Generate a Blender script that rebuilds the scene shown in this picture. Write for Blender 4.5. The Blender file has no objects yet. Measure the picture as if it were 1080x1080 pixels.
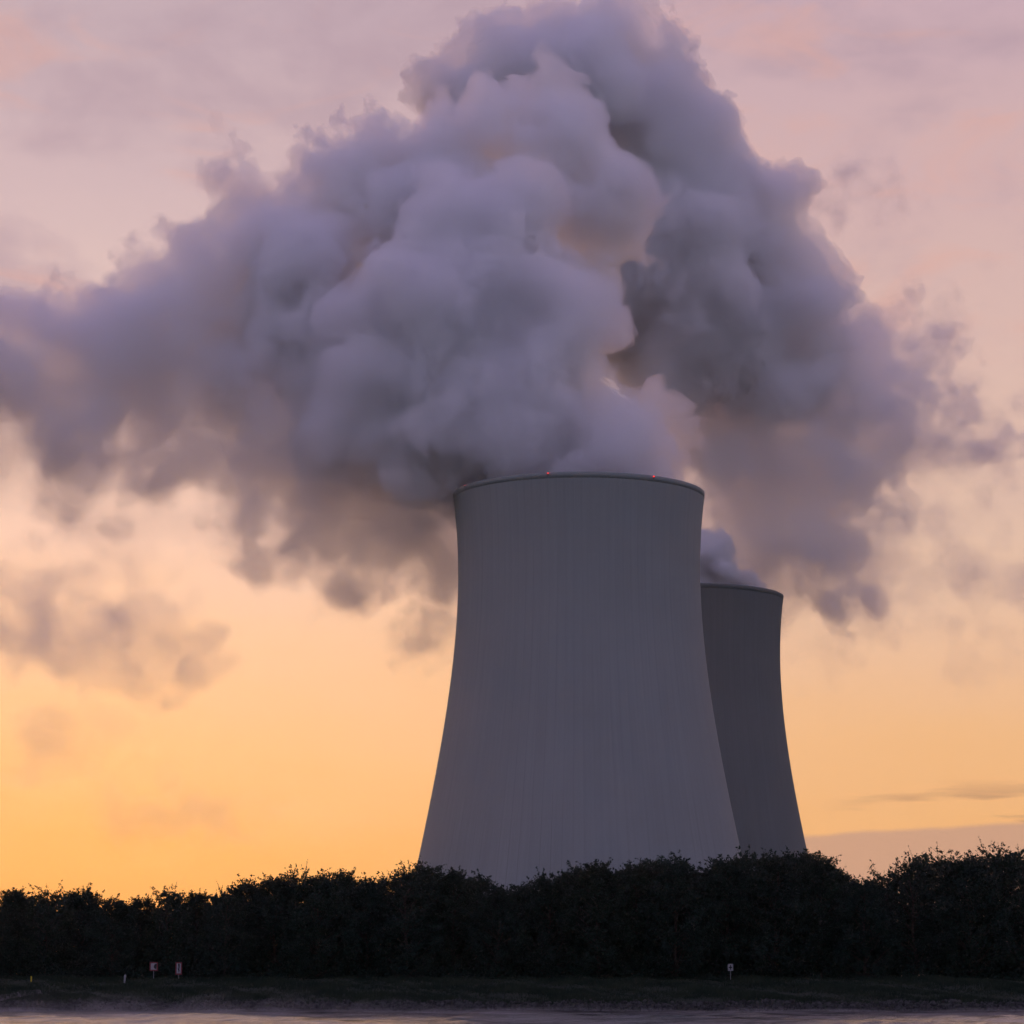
import bpy, math, random
import numpy as np
from mathutils import Vector

# ------------------------------------------------------------------ scene, camera, sky, sun, exposure
S = bpy.context.scene
COL = S.collection
R = math.radians
F_PX, CX, CY = 2900.0, 540.0, 540.0          # focal length and centre in photograph pixels (1080 wide)
CAM_Z = 2.6
PITCH = math.atan((1044.0 - CY) / F_PX)

cam_d = bpy.data.cameras.new("camera")
cam_d.sensor_width = 36.0
cam_d.lens = 36.0 * F_PX / 1080.0
cam_d.clip_start = 0.5
cam_d.clip_end = 20000.0
cam = bpy.data.objects.new("camera", cam_d)
COL.objects.link(cam)
cam.location = (0, 0, CAM_Z)
cam.rotation_euler = (math.pi / 2 + PITCH, 0, 0)
S.camera = cam

S.view_settings.view_transform = 'Standard'
S.view_settings.look = 'None'
S.view_settings.exposure = 0.0
S.view_settings.gamma = 1.0
S.view_settings.use_curve_mapping = False

cy = S.cycles
cy.use_denoising = True
cy.use_adaptive_sampling = True
cy.adaptive_threshold = 0.06
cy.adaptive_min_samples = 20
cy.max_bounces = 12
cy.volume_bounces = 12
cy.diffuse_bounces = 5
cy.glossy_bounces = 3
cy.transmission_bounces = 4
cy.transparent_max_bounces = 128
cy.sample_clamp_indirect = 6.0
cy.caustics_reflective = False
cy.caustics_refractive = False

SUN_AZ, SUN_EL = R(-10.5), R(1.6)            # behind the wood at the left, just risen

def lin(r, g, b):
    f = lambda c: (c / 255 / 12.92) if c / 255 <= 0.04045 else ((c / 255 + 0.055) / 1.055) ** 2.4
    return (f(r), f(g), f(b), 1.0)

class NT:
    """small helper for writing node trees"""
    def __init__(self, tree):
        self.t = tree
        self.n = tree.nodes
        self.n.clear()
    def new(self, kind, **kw):
        nd = self.n.new(kind)
        for k, v in kw.items():
            setattr(nd, k, v)
        return nd
    def put(self, sock, v):
        if isinstance(v, bpy.types.NodeSocket):
            self.t.links.new(v, sock)
        elif v is not None:
            sock.default_value = v
    def math(self, op, a, b=None, c=None, clamp=False):
        nd = self.new('ShaderNodeMath', operation=op, use_clamp=clamp)
        for i, v in enumerate((a, b, c)):
            if v is not None:
                self.put(nd.inputs[i], v)
        return nd.outputs[0]
    def maprange(self, v, a, b, c=0.0, d=1.0, smooth=True):
        nd = self.new('ShaderNodeMapRange', interpolation_type='SMOOTHSTEP' if smooth else 'LINEAR')
        for i, x in enumerate((v, a, b, c, d)):
            self.put(nd.inputs[i], x)
        return nd.outputs[0]
    def mix(self, f, a, b, mode='MIX'):
        nd = self.new('ShaderNodeMix', data_type='RGBA', blend_type=mode)
        self.put(nd.inputs[0], f); self.put(nd.inputs[6], a); self.put(nd.inputs[7], b)
        return nd.outputs[2]
    def ramp(self, v, stops):
        nd = self.new('ShaderNodeValToRGB')
        e = nd.color_ramp.elements
        while len(e) > 1:
            e.remove(e[-1])
        e[0].position, e[0].color = stops[0][0], stops[0][1]
        for p, c in stops[1:]:
            x = e.new(p); x.color = c
        self.put(nd.inputs[0], v)
        return nd.outputs[0]
    def noise(self, vec, scale, detail=4, rough=0.5, dist=0.0, lac=2.0):
        nd = self.new('ShaderNodeTexNoise')
        self.put(nd.inputs['Vector'], vec)
        nd.inputs['Scale'].default_value = scale
        nd.inputs['Detail'].default_value = detail
        nd.inputs['Roughness'].default_value = rough
        nd.inputs['Distortion'].default_value = dist
        nd.inputs['Lacunarity'].default_value = lac
        return nd.outputs['Fac']
    def comb(self, x, y, z):
        nd = self.new('ShaderNodeCombineXYZ')
        for i, v in enumerate((x, y, z)):
            self.put(nd.inputs[i], v)
        return nd.outputs[0]

def build_world():
    w = bpy.data.worlds.new("World")
    S.world = w
    w.use_nodes = True
    T = NT(w.node_tree)
    out = T.new('ShaderNodeOutputWorld')
    tc = T.new('ShaderNodeTexCoord')
    sep = T.new('ShaderNodeSeparateXYZ')
    T.put(sep.inputs[0], tc.outputs['Generated'])
    x, y, z = sep.outputs
    el = T.math('MULTIPLY', T.math('ARCSINE', z), 180 / math.pi)            # degrees above the horizon
    az = T.math('MULTIPLY', T.math('ARCTAN2', x, y), 180 / math.pi)         # degrees right of the towers' direction
    wob = T.noise(T.comb(T.math('MULTIPLY', az, 0.10), T.math('MULTIPLY', el, 0.32), 3.1), 1.0, 5, 0.55, 0.4)
    e2 = T.math('ADD', el, T.math('MULTIPLY', T.math('SUBTRACT', wob, 0.5), 3.0))
    f = T.math('DIVIDE', T.math('MAXIMUM', e2, 0.0), 90.0)
    st = lambda L: [(d / 90.0, lin(*c)) for d, c in L]
    left = T.ramp(f, st([(0, (244, 150, 64)), (3, (251, 178, 100)), (5, (254, 193, 134)), (7, (254, 202, 161)), (9, (249, 205, 182)),
                         (12.5, (232, 201, 191)), (16.5, (213, 185, 187)), (20.5, (196, 172, 181)), (30, (160, 140, 168)), (55, (136, 116, 168)), (90, (128, 110, 168))]))
    right = T.ramp(f, st([(0, (236, 166, 104)), (3, (243, 182, 120)), (5, (243, 188, 136)), (7, (239, 192, 156)), (9, (230, 193, 170)),
                          (12.5, (223, 188, 176)), (16.5, (213, 179, 178)), (20.5, (201, 171, 182)), (30, (160, 140, 168)), (55, (136, 116, 168)), (90, (128, 110, 168))]))
    front = T.mix(T.maprange(az, -9.0, 8.0), left, right)
    # thin high cloud: mauve veils and salmon streaks
    v1 = T.noise(T.comb(T.math('MULTIPLY', az, 0.22), T.math('MULTIPLY', el, 0.40), 7.7), 1.0, 6, 0.58, 0.15)
    v2 = T.noise(T.comb(T.math('MULTIPLY', az, 0.22), T.math('MULTIPLY', el, 0.75), 1.3), 1.0, 6, 0.6, 0.8)
    high = T.maprange(el, 8.0, 14.0)
    front = T.mix(T.math('MULTIPLY', T.math('MULTIPLY', T.maprange(v1, 0.46, 0.72), high), 0.6), front, lin(178, 152, 165))
    front = T.mix(T.math('MULTIPLY', T.math('MULTIPLY', T.maprange(v2, 0.50, 0.72), high), 0.42), front, lin(226, 172, 158))
    # low cloud bank and a streak over it, right of the rear tower
    edge = T.math('ADD', 3.15, T.math('MULTIPLY', T.math('SUBTRACT', az, 6.0), 0.055))
    edge = T.math('ADD', edge, T.math('MULTIPLY', T.math('SUBTRACT', T.noise(T.comb(T.math('MULTIPLY', az, 0.5), 0.0, 0.0), 1.0, 3), 0.5), 0.25))
    bank = T.maprange(T.math('SUBTRACT', el, edge), 0.04, -0.10)
    bank = T.math('MULTIPLY', bank, T.maprange(az, 2.0, 5.5))
    front = T.mix(T.math('MULTIPLY', bank, 0.85), front, lin(196, 154, 134))
    st1 = T.noise(T.comb(T.math('MULTIPLY', az, 0.35), T.math('MULTIPLY', el, 3.2), 0.4), 1.0, 4, 0.5, 0.3)
    streak = T.math('MULTIPLY', T.maprange(st1, 0.50, 0.66), T.math('MULTIPLY', T.maprange(el, 3.1, 3.4), T.maprange(el, 4.4, 3.7)))
    streak = T.math('MULTIPLY', streak, T.maprange(az, 6.0, 9.0))
    front = T.mix(T.math('MULTIPLY', streak, 0.7), front, lin(170, 128, 104))
    back = T.ramp(T.math('DIVIDE', T.math('MAXIMUM', el, 0.0), 90.0),
                  [(0.0, (0.265, 0.295, 0.355, 1)), (0.15, (0.31, 0.315, 0.45, 1)), (0.45, (0.37, 0.31, 0.58, 1)), (1.0, (0.29, 0.225, 0.49, 1))])
    side = T.math('COSINE', T.math('MULTIPLY', az, math.pi / 180))
    sky = T.mix(T.maprange(side, -0.25, 0.80), back, front)
    # nishita daylight of the same low sun, added thinly
    ns = T.new('ShaderNodeTexSky', sky_type='NISHITA')
    ns.sun_disc = False
    ns.sun_elevation = SUN_EL
    ns.sun_rotation = SUN_AZ
    ns.air_density, ns.dust_density, ns.ozone_density = 1.0, 2.0, 1.5
    b1 = T.new('ShaderNodeBackground'); T.put(b1.inputs[0], sky); b1.inputs[1].default_value = 0.97
    b2 = T.new('ShaderNodeBackground'); T.put(b2.inputs[0], ns.outputs[0]); b2.inputs[1].default_value = 0.006
    ad = T.new('ShaderNodeAddShader')
    T.put(ad.inputs[0], b1.outputs[0]); T.put(ad.inputs[1], b2.outputs[0])
    T.put(out.inputs[0], ad.outputs[0])
build_world()

sun_d = bpy.data.lights.new("sun", 'SUN')
sun_d.energy = 0.4
sun_d.color = (1.0, 0.45, 0.18)
sun_d.angle = R(0.5)
sun = bpy.data.objects.new("sun", sun_d)
COL.objects.link(sun)
sdir = Vector((math.sin(SUN_AZ) * math.cos(SUN_EL), math.cos(SUN_AZ) * math.cos(SUN_EL), math.sin(SUN_EL)))
sun.rotation_euler = sdir.to_track_quat('Z', 'Y').to_euler()

# ------------------------------------------------------------------ helpers
def at(px, py, Y):
    """the world point at distance Y (metres along the river crossing) seen at a photograph pixel"""
    u, v = (px - CX) / F_PX, (CY - py) / F_PX
    dy, dz = math.cos(PITCH) - v * math.sin(PITCH), math.sin(PITCH) + v * math.cos(PITCH)
    t = Y / dy
    return np.array((u * t, Y, CAM_Z + dz * t))

def px_size(Y):
    return Y / F_PX / math.cos(PITCH) * 1.01

def mesh_from(name, verts, faces, smooth=False):
    """verts (n,3), faces (m,k) arrays -> mesh, fast"""
    verts = np.ascontiguousarray(verts, dtype=np.float32)
    faces = np.ascontiguousarray(faces, dtype=np.int32)
    me = bpy.data.meshes.new(name)
    m, k = faces.shape
    me.vertices.add(len(verts)); me.vertices.foreach_set('co', verts.ravel())
    me.loops.add(m * k); me.loops.foreach_set('vertex_index', faces.ravel())
    me.polygons.add(m); me.polygons.foreach_set('loop_start', np.arange(0, m * k, k, dtype=np.int32))
    if smooth:
        me.polygons.foreach_set('use_smooth', np.ones(m, dtype=bool))
    me.update(calc_edges=True)
    return me

def obj(name, me, mat=None, parent=None):
    o = bpy.data.objects.new(name, me)
    COL.objects.link(o)
    if mat is not None:
        me.materials.append(mat)
    if parent is not None:
        o.parent = parent
    return o

def tag(o, label=None, cat=None, group=None, kind=None):
    if label: o['label'] = label
    if cat: o['category'] = cat
    if group: o['group'] = group
    if kind: o['kind'] = kind
    return o

def empty(name, loc=(0, 0, 0)):
    o = bpy.data.objects.new(name, None)
    COL.objects.link(o)
    o.location = loc
    return o

def material(name):
    m = bpy.data.materials.new(name)
    m.use_nodes = True
    T = NT(m.node_tree)
    out = T.new('ShaderNodeOutputMaterial')
    return m, T, out

def surface(name, color, rough=0.8, metallic=0.0, spec=0.3):
    m, T, out = material(name)
    b = T.new('ShaderNodeBsdfPrincipled')
    T.put(b.inputs['Base Color'], color if len(color) == 4 else (*color, 1))
    b.inputs['Roughness'].default_value = rough
    b.inputs['Metallic'].default_value = metallic
    b.inputs['Specular IOR Level'].default_value = spec
    T.put(out.inputs[0], b.outputs[0])
    return m

def noisy(name, c1, c2, scale, rough=0.9, detail=5, bump=0.0, coord='Object', lo=0.35, hi=0.65, spec=0.2):
    m, T, out = material(name)
    tc = T.new('ShaderNodeTexCoord')
    n = T.noise(tc.outputs[coord], scale, detail, 0.6)
    c = T.mix(T.maprange(n, lo, hi), (*c1, 1), (*c2, 1))
    b = T.new('ShaderNodeBsdfPrincipled')
    T.put(b.inputs['Base Color'], c)
    b.inputs['Roughness'].default_value = rough
    b.inputs['Specular IOR Level'].default_value = spec
    if bump:
        bp = T.new('ShaderNodeBump'); bp.inputs['Strength'].default_value = bump
        T.put(bp.inputs['Height'], n); T.put(b.inputs['Normal'], bp.outputs[0])
    T.put(out.inputs[0], b.outputs[0])
    return m

def fog(name, density, color=(0.997, 0.996, 0.998), g=0.25):
    m, T, out = material(name)
    v = T.new('ShaderNodeVolumePrincipled')
    v.inputs['Color'].default_value = (*color, 1)
    v.inputs['Density'].default_value = density
    v.inputs['Anisotropy'].default_value = g
    T.put(out.inputs['Volume'], v.outputs[0])
    return m

# ------------------------------------------------------------------ terrain and water
BANK_Y = 330.0
def ground_h(x, y):
    """height of the ground sheet: river bed, stony foot, grassy slope, flat land"""
    pts_y = [-400, 40, 322, 327, 330.5, 337, 360, 372, 430, 60000]
    pts_z = [-2.5, -2.5, -2.0, -0.7, 0.15, 1.15, 3.9, 4.3, 4.6, 4.6]
    z = np.interp(y, pts_y, pts_z)
    wav = 0.12 * np.sin(x * 0.31 + y * 0.2) + 0.09 * np.sin(x * 0.83 + 1.0) + 0.07 * np.sin(x * 1.9 + y * 0.9)
    return z + wav * np.clip((y - 328) / 8, 0, 1) * np.clip((900 - y) / 400, 0, 1)

def build_terrain():
    ys = np.concatenate([[-400, -100, 0, 100, 200, 280, 315], np.arange(320, 378, 0.8), np.arange(380, 460, 8), [500, 600, 800, 1100, 1600, 2200, 2800, 3400, 4000]])
    xs = np.concatenate([[-2900, -2300, -1900, -1500, -700, -400, -250, -180, -140], np.arange(-120, 120.1, 1.5), [140, 180, 250, 400, 700, 1500, 1900, 2300, 2900]])
    X, Y = np.meshgrid(xs, ys, indexing='ij')
    V = np.stack([X, Y, ground_h(X, Y)], -1).reshape(-1, 3)
    nx, ny = X.shape
    i, j = np.meshgrid(np.arange(nx - 1), np.arange(ny - 1), indexing='ij')
    a = (i * ny + j).ravel()
    Fc = np.stack([a, a + ny, a + ny + 1, a + 1], -1)
    m = noisy('bank earth', (0.012, 0.024, 0.014), (0.026, 0.036, 0.020), 0.35, detail=8, bump=0.4)
    tag(obj('ground', mesh_from('ground', V, Fc, True), m), 'dark grassy riverbank and flat land around the cooling towers', 'ground', kind='structure')

    m, T, out = material('river water')
    tc = T.new('ShaderNodeTexCoord')
    mp = T.new('ShaderNodeMapping'); mp.inputs['Scale'].default_value = (0.35, 0.9, 1)
    T.put(mp.inputs[0], tc.outputs['Object'])
    n1 = T.noise(mp.outputs[0], 1.1, 4, 0.6, 0.5)
    n2 = T.noise(mp.outputs[0], 0.12, 3, 0.5, 0.3)
    h = T.math('ADD', n1, T.math('MULTIPLY', n2, 1.5))
    bp = T.new('ShaderNodeBump'); bp.inputs['Strength'].default_value = 1.0; bp.inputs['Distance'].default_value = 0.06
    T.put(bp.inputs['Height'], h)
    b = T.new('ShaderNodeBsdfPrincipled')
    b.inputs['Base Color'].default_value = (0.03, 0.035, 0.035, 1)
    b.inputs['Roughness'].default_value = 0.12
    b.inputs['IOR'].default_value = 1.33
    T.put(b.inputs['Normal'], bp.outputs[0])
    T.put(out.inputs[0], b.outputs[0])
    rng = np.random.default_rng(77)
    xs = np.concatenate([[-2890, -900, -300], np.arange(-90, 90.1, 0.45), [300, 900, 2890]])
    ys = np.concatenate([[-380, -100, 40, 120], np.arange(180, 334.1, 0.40)])
    X, Y = np.meshgrid(xs, ys, indexing='ij')
    Z = np.zeros_like(X)
    for k in range(34):
        L = 1.1 * 1.11 ** k * rng.uniform(0.9, 1.1)
        a = rng.normal(0.35, 0.8)
        kx, ky = math.sin(a) * 2 * np.pi / L, math.cos(a) * 2 * np.pi / L
        Z += 0.0056 * L ** 0.75 * np.sin(kx * X + ky * Y + rng.uniform(0, 6.28))
    Z *= np.clip((Y - 120) / 60, 0, 1) * np.clip((300 - np.abs(X)) / 200, 0, 1)
    V = np.stack([X, Y, Z], -1).reshape(-1, 3)
    nx, ny = X.shape
    i, j = np.meshgrid(np.arange(nx - 1), np.arange(ny - 1), indexing='ij')
    a = (i * ny + j).ravel()
    tag(obj('water', mesh_from('water', V, np.stack([a, a + ny, a + ny + 1, a + 1], -1), True), m), 'calm river reflecting the orange dawn sky', 'river', kind='structure')
build_terrain()

# ------------------------------------------------------------------ cooling towers
T1_Y, T2_Y = 820.0, 1041.0
BASE_Z = 4.5
def z_of(py, Y):
    return at(540, py, Y)[2]
PROFILE = [(522, 132.5), (545, 130.2), (570, 128.4), (600, 127.3), (640, 128.2), (700, 133.6), (750, 140.6), (800, 149.0), (850, 158.6), (900, 169.2), (970, 185.0), (1040, 201.0)]
def px_half(py, half, Y):
    p0, p1 = at(540, py, Y), at(540 + half, py, Y)
    return p1[0] - p0[0]
PROF_Z = np.array([z_of(p, T1_Y) for p, _ in PROFILE])[::-1]
PROF_R = np.array([px_half(p, h, T1_Y) for p, h in PROFILE])[::-1]
pf = np.polyfit(PROF_Z, PROF_R, 5)
TOP_Z = PROF_Z[-1]
def tower_r(z):
    return np.polyval(pf, z)

def concrete(name, c1, c2):
    m, T, out = material(name)
    tc = T.new('ShaderNodeTexCoord')
    sep = T.new('ShaderNodeSeparateXYZ'); T.put(sep.inputs[0], tc.outputs['Object'])
    ang = T.math('ARCTAN2', sep.outputs[1], sep.outputs[0])
    z = sep.outputs[2]
    # vertical formwork lanes: each lane a slightly different grey, with fine dark joints of uneven strength
    lane = T.math('MULTIPLY', ang, 96 / (2 * math.pi))
    fl = T.math('FLOOR', lane)
    wn = T.new('ShaderNodeTexWhiteNoise', noise_dimensions='1D'); T.put(wn.inputs['W'], fl)
    fr = T.math('FRACT', lane)
    joint = T.math('MULTIPLY', T.maprange(T.math('ABSOLUTE', T.math('SUBTRACT', fr, 0.5)), 0.455, 0.495), T.math('MULTIPLY', wn.outputs['Value'], T.maprange(T.noise(T.comb(fl, T.math('MULTIPLY', z, 0.02), 0.0), 1.0, 2), 0.35, 0.6)))
    vert = T.noise(T.comb(T.math('MULTIPLY', ang, 40.0), T.math('MULTIPLY', z, 0.02), 0.0), 1.0, 6, 0.65)
    big = T.noise(tc.outputs['Object'], 0.035, 5, 0.55)
    lift = T.math('FRACT', T.math('MULTIPLY', z, 1 / 6.5))
    ring = T.maprange(T.math('ABSOLUTE', T.math('SUBTRACT', lift, 0.5)), 0.48, 0.5)
    f = T.math('ADD', T.math('MULTIPLY', vert, 0.5), T.math('MULTIPLY', big, 0.5))
    f = T.math('ADD', T.maprange(f, 0.35, 0.66), T.math('MULTIPLY', T.math('SUBTRACT', wn.outputs['Value'], 0.5), 0.25), clamp=True)
    c = T.mix(f, (*c1, 1), (*c2, 1))
    c = T.mix(T.math('MULTIPLY', joint, 0.55), c, (c1[0] * 0.45, c1[1] * 0.45, c1[2] * 0.45, 1))
    c = T.mix(T.math('MULTIPLY', ring, 0.10), c, (c1[0] * 0.5, c1[1] * 0.5, c1[2] * 0.5, 1))
    b = T.new('ShaderNodeBsdfPrincipled')
    T.put(b.inputs['Base Color'], c)
    b.inputs['Roughness'].default_value = 0.9
    b.inputs['Specular IOR Level'].default_value = 0.15
    T.put(out.inputs[0], b.outputs[0])
    return m

red_glow, _T, _o = material('red warning lamp')
_e = _T.new('ShaderNodeEmission'); _e.inputs[0].default_value = (1, 0.03, 0.02, 1); _e.inputs[1].default_value = 2.5
_T.put(_o.inputs[0], _e.outputs[0])
lamp_housing = surface('lamp housing', (0.05, 0.05, 0.05), 0.6)

def lathe(prof, n, ribs=None):
    """closed loop profile [(r, z)] spun around z"""
    a = np.linspace(0, 2 * np.pi, n, endpoint=False)
    k = len(prof)
    V = []
    for i, (r, z, rb) in enumerate(prof):
        rr = r + (rb * ribs if ribs is not None else 0)
        V.append(np.stack([rr * np.cos(a), rr * np.sin(a), np.full(n, z)], -1))
    V = np.stack(V).reshape(-1, 3)
    Fc = []
    idx = np.arange(n); nx = (idx + 1) % n
    for i in range(k):
        j = (i + 1) % k
        Fc.append(np.stack([i * n + idx, i * n + nx, j * n + nx, j * n + idx], -1))
    return V, np.concatenate(Fc)

def ball(r, seg=10, rings=6):
    V, Fq = [], []
    for i in range(rings + 1):
        t = math.pi * i / rings
        for j in range(seg):
            p = 2 * math.pi * j / seg
            V.append((r * math.sin(t) * math.cos(p), r * math.sin(t) * math.sin(p), r * math.cos(t)))
    for i in range(rings):
        for j in range(seg):
            Fq.append((i * seg + j, i * seg + (j + 1) % seg, (i + 1) * seg + (j + 1) % seg, (i + 1) * seg + j))
    return np.array(V), np.array(Fq)

def box(sx, sy, sz, c=(0, 0, 0)):
    V = np.array([(x, y, z) for x in (-.5, .5) for y in (-.5, .5) for z in (-.5, .5)]) * (sx, sy, sz) + np.array(c)
    Fq = np.array([(0, 1, 3, 2), (4, 6, 7, 5), (0, 4, 5, 1), (2, 3, 7, 6), (0, 2, 6, 4), (1, 5, 7, 3)])
    return V, Fq

def join(parts):
    V, Fc, o = [], [], 0
    for v, f in parts:
        V.append(v); Fc.append(f + o); o += len(v)
    return np.concatenate(V), np.concatenate(Fc)

def cooling_tower(px, Y, label, mat, lamps):
    cx = at(px, 560, Y)[0]
    t = empty('cooling_tower', (cx, Y, BASE_Z))
    tag(t, label, 'cooling tower', 'cooling towers of the power station')
    H = TOP_Z - BASE_Z
    n = 768
    ang = np.linspace(0, 2 * np.pi, n, endpoint=False)
    ribs = np.clip(np.cos(ang * 96) * 4 - 3.0, 0, 1) * 0.035          # slim wind ribs standing on the shell
    prof = []
    zs = np.linspace(0, H - 1.3, 90)
    for z in zs:
        prof.append((tower_r(z + BASE_Z), z, 1.0))
    inner = [(tower_r(z + BASE_Z) - 0.6, z, 0.0) for z in zs[::-3]]
    V, Fc = lathe(prof + inner, n, ribs)
    me = mesh_from('shell', V, Fc, True)
    me.set_sharp_from_angle(angle=R(35))
    obj('shell', me, mat, t)
    rt = tower_r(TOP_Z)
    r17 = tower_r(TOP_Z - 1.7)
    rim = [(rt - 0.75, H - 1.7, 0), (r17 + 0.02, H - 1.7, 0), (rt + 0.03, H - 0.1, 0), (rt - 0.06, H, 0), (rt - 0.75, H, 0)]
    V, Fc = lathe(rim, 256)
    obj('rim', mesh_from('rim', V, Fc, False), mat, t)
    for lx, lr in lamps:
        # lamp on the rim where it faces the river
        s = (lx - px) / 132.0
        th = math.asin(max(-0.98, min(0.98, s)))
        p = (math.sin(th) * (rt + 0.36), -math.cos(th) * (rt + 0.36), H - 0.3)
        v, f = ball(lr)
        l = obj('warning_light', mesh_from('warning_light', v, f, True), red_glow, t); l.location = p
        v, f = box(0.34, 0.5, 0.3)
        h = obj('bracket', mesh_from('bracket', v, f), lamp_housing, l); h.location = (0, 0, -0.42)
    return t, cx

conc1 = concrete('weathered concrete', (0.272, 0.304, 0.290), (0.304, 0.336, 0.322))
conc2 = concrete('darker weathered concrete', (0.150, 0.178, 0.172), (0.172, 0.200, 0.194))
tow1, T1_X = cooling_tower(610.5, T1_Y, 'big pale grey cooling tower in front, steam billowing from its rim', conc1, ((493, 0.09), (577, 0.2), (683, 0.2)))
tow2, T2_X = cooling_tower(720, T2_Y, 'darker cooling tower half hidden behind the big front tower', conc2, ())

# ------------------------------------------------------------------ trees
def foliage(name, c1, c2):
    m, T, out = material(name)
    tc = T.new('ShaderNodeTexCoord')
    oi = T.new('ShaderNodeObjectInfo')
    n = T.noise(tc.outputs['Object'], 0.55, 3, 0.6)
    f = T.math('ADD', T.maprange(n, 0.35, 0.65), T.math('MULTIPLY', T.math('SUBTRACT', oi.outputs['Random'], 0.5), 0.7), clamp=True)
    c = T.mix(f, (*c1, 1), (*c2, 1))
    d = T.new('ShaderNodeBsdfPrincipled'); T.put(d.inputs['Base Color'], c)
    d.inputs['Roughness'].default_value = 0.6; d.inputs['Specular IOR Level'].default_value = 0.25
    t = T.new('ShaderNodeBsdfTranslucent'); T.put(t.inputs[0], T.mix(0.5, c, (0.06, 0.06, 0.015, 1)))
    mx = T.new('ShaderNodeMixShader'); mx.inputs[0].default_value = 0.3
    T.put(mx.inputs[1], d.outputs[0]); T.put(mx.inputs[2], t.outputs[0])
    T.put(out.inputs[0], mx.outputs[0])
    return m
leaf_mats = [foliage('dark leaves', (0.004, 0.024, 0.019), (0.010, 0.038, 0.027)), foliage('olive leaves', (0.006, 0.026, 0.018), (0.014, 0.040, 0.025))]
bark = noisy('bark', (0.03, 0.024, 0.018), (0.07, 0.06, 0.045), 3.0, bump=0.5)

def tube(pts, rad, n=6):
    pts = np.array(pts, float); V = []
    for i, p in enumerate(pts):
        d = pts[min(i + 1, len(pts) - 1)] - pts[max(i - 1, 0)]
        d /= np.linalg.norm(d) + 1e-9
        u = np.cross(d, (0.3, 0.9, 0.1)); u /= np.linalg.norm(u) + 1e-9
        w = np.cross(d, u)
        a = np.linspace(0, 2 * np.pi, n, endpoint=False)
        V.append(p + rad[i] * (np.cos(a)[:, None] * u + np.sin(a)[:, None] * w))
    V = np.concatenate(V); Fc = []
    for i in range(len(pts) - 1):
        for j in range(n):
            Fc.append((i * n + j, i * n + (j + 1) % n, (i + 1) * n + (j + 1) % n, (i + 1) * n + j))
    return V, np.array(Fc)

def leaves(P, size, rng, up=0.0):
    """a small folded rhombus at every point"""
    n = len(P)
    a = rng.standard_normal((n, 3)); a[:, 2] += up; a /= np.linalg.norm(a, axis=1)[:, None]
    b = np.cross(a, rng.standard_normal((n, 3))); b /= np.linalg.norm(b, axis=1)[:, None]
    L = size * rng.uniform(0.7, 1.35, n)[:, None]
    W = L * rng.uniform(0.38, 0.6, n)[:, None]
    V = np.stack([P - a * L * .5, P + b * W * .5, P + a * L * .5, P - b * W * .5], 1).reshape(-1, 3)
    return V, np.arange(4 * n).reshape(-1, 4)

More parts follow.
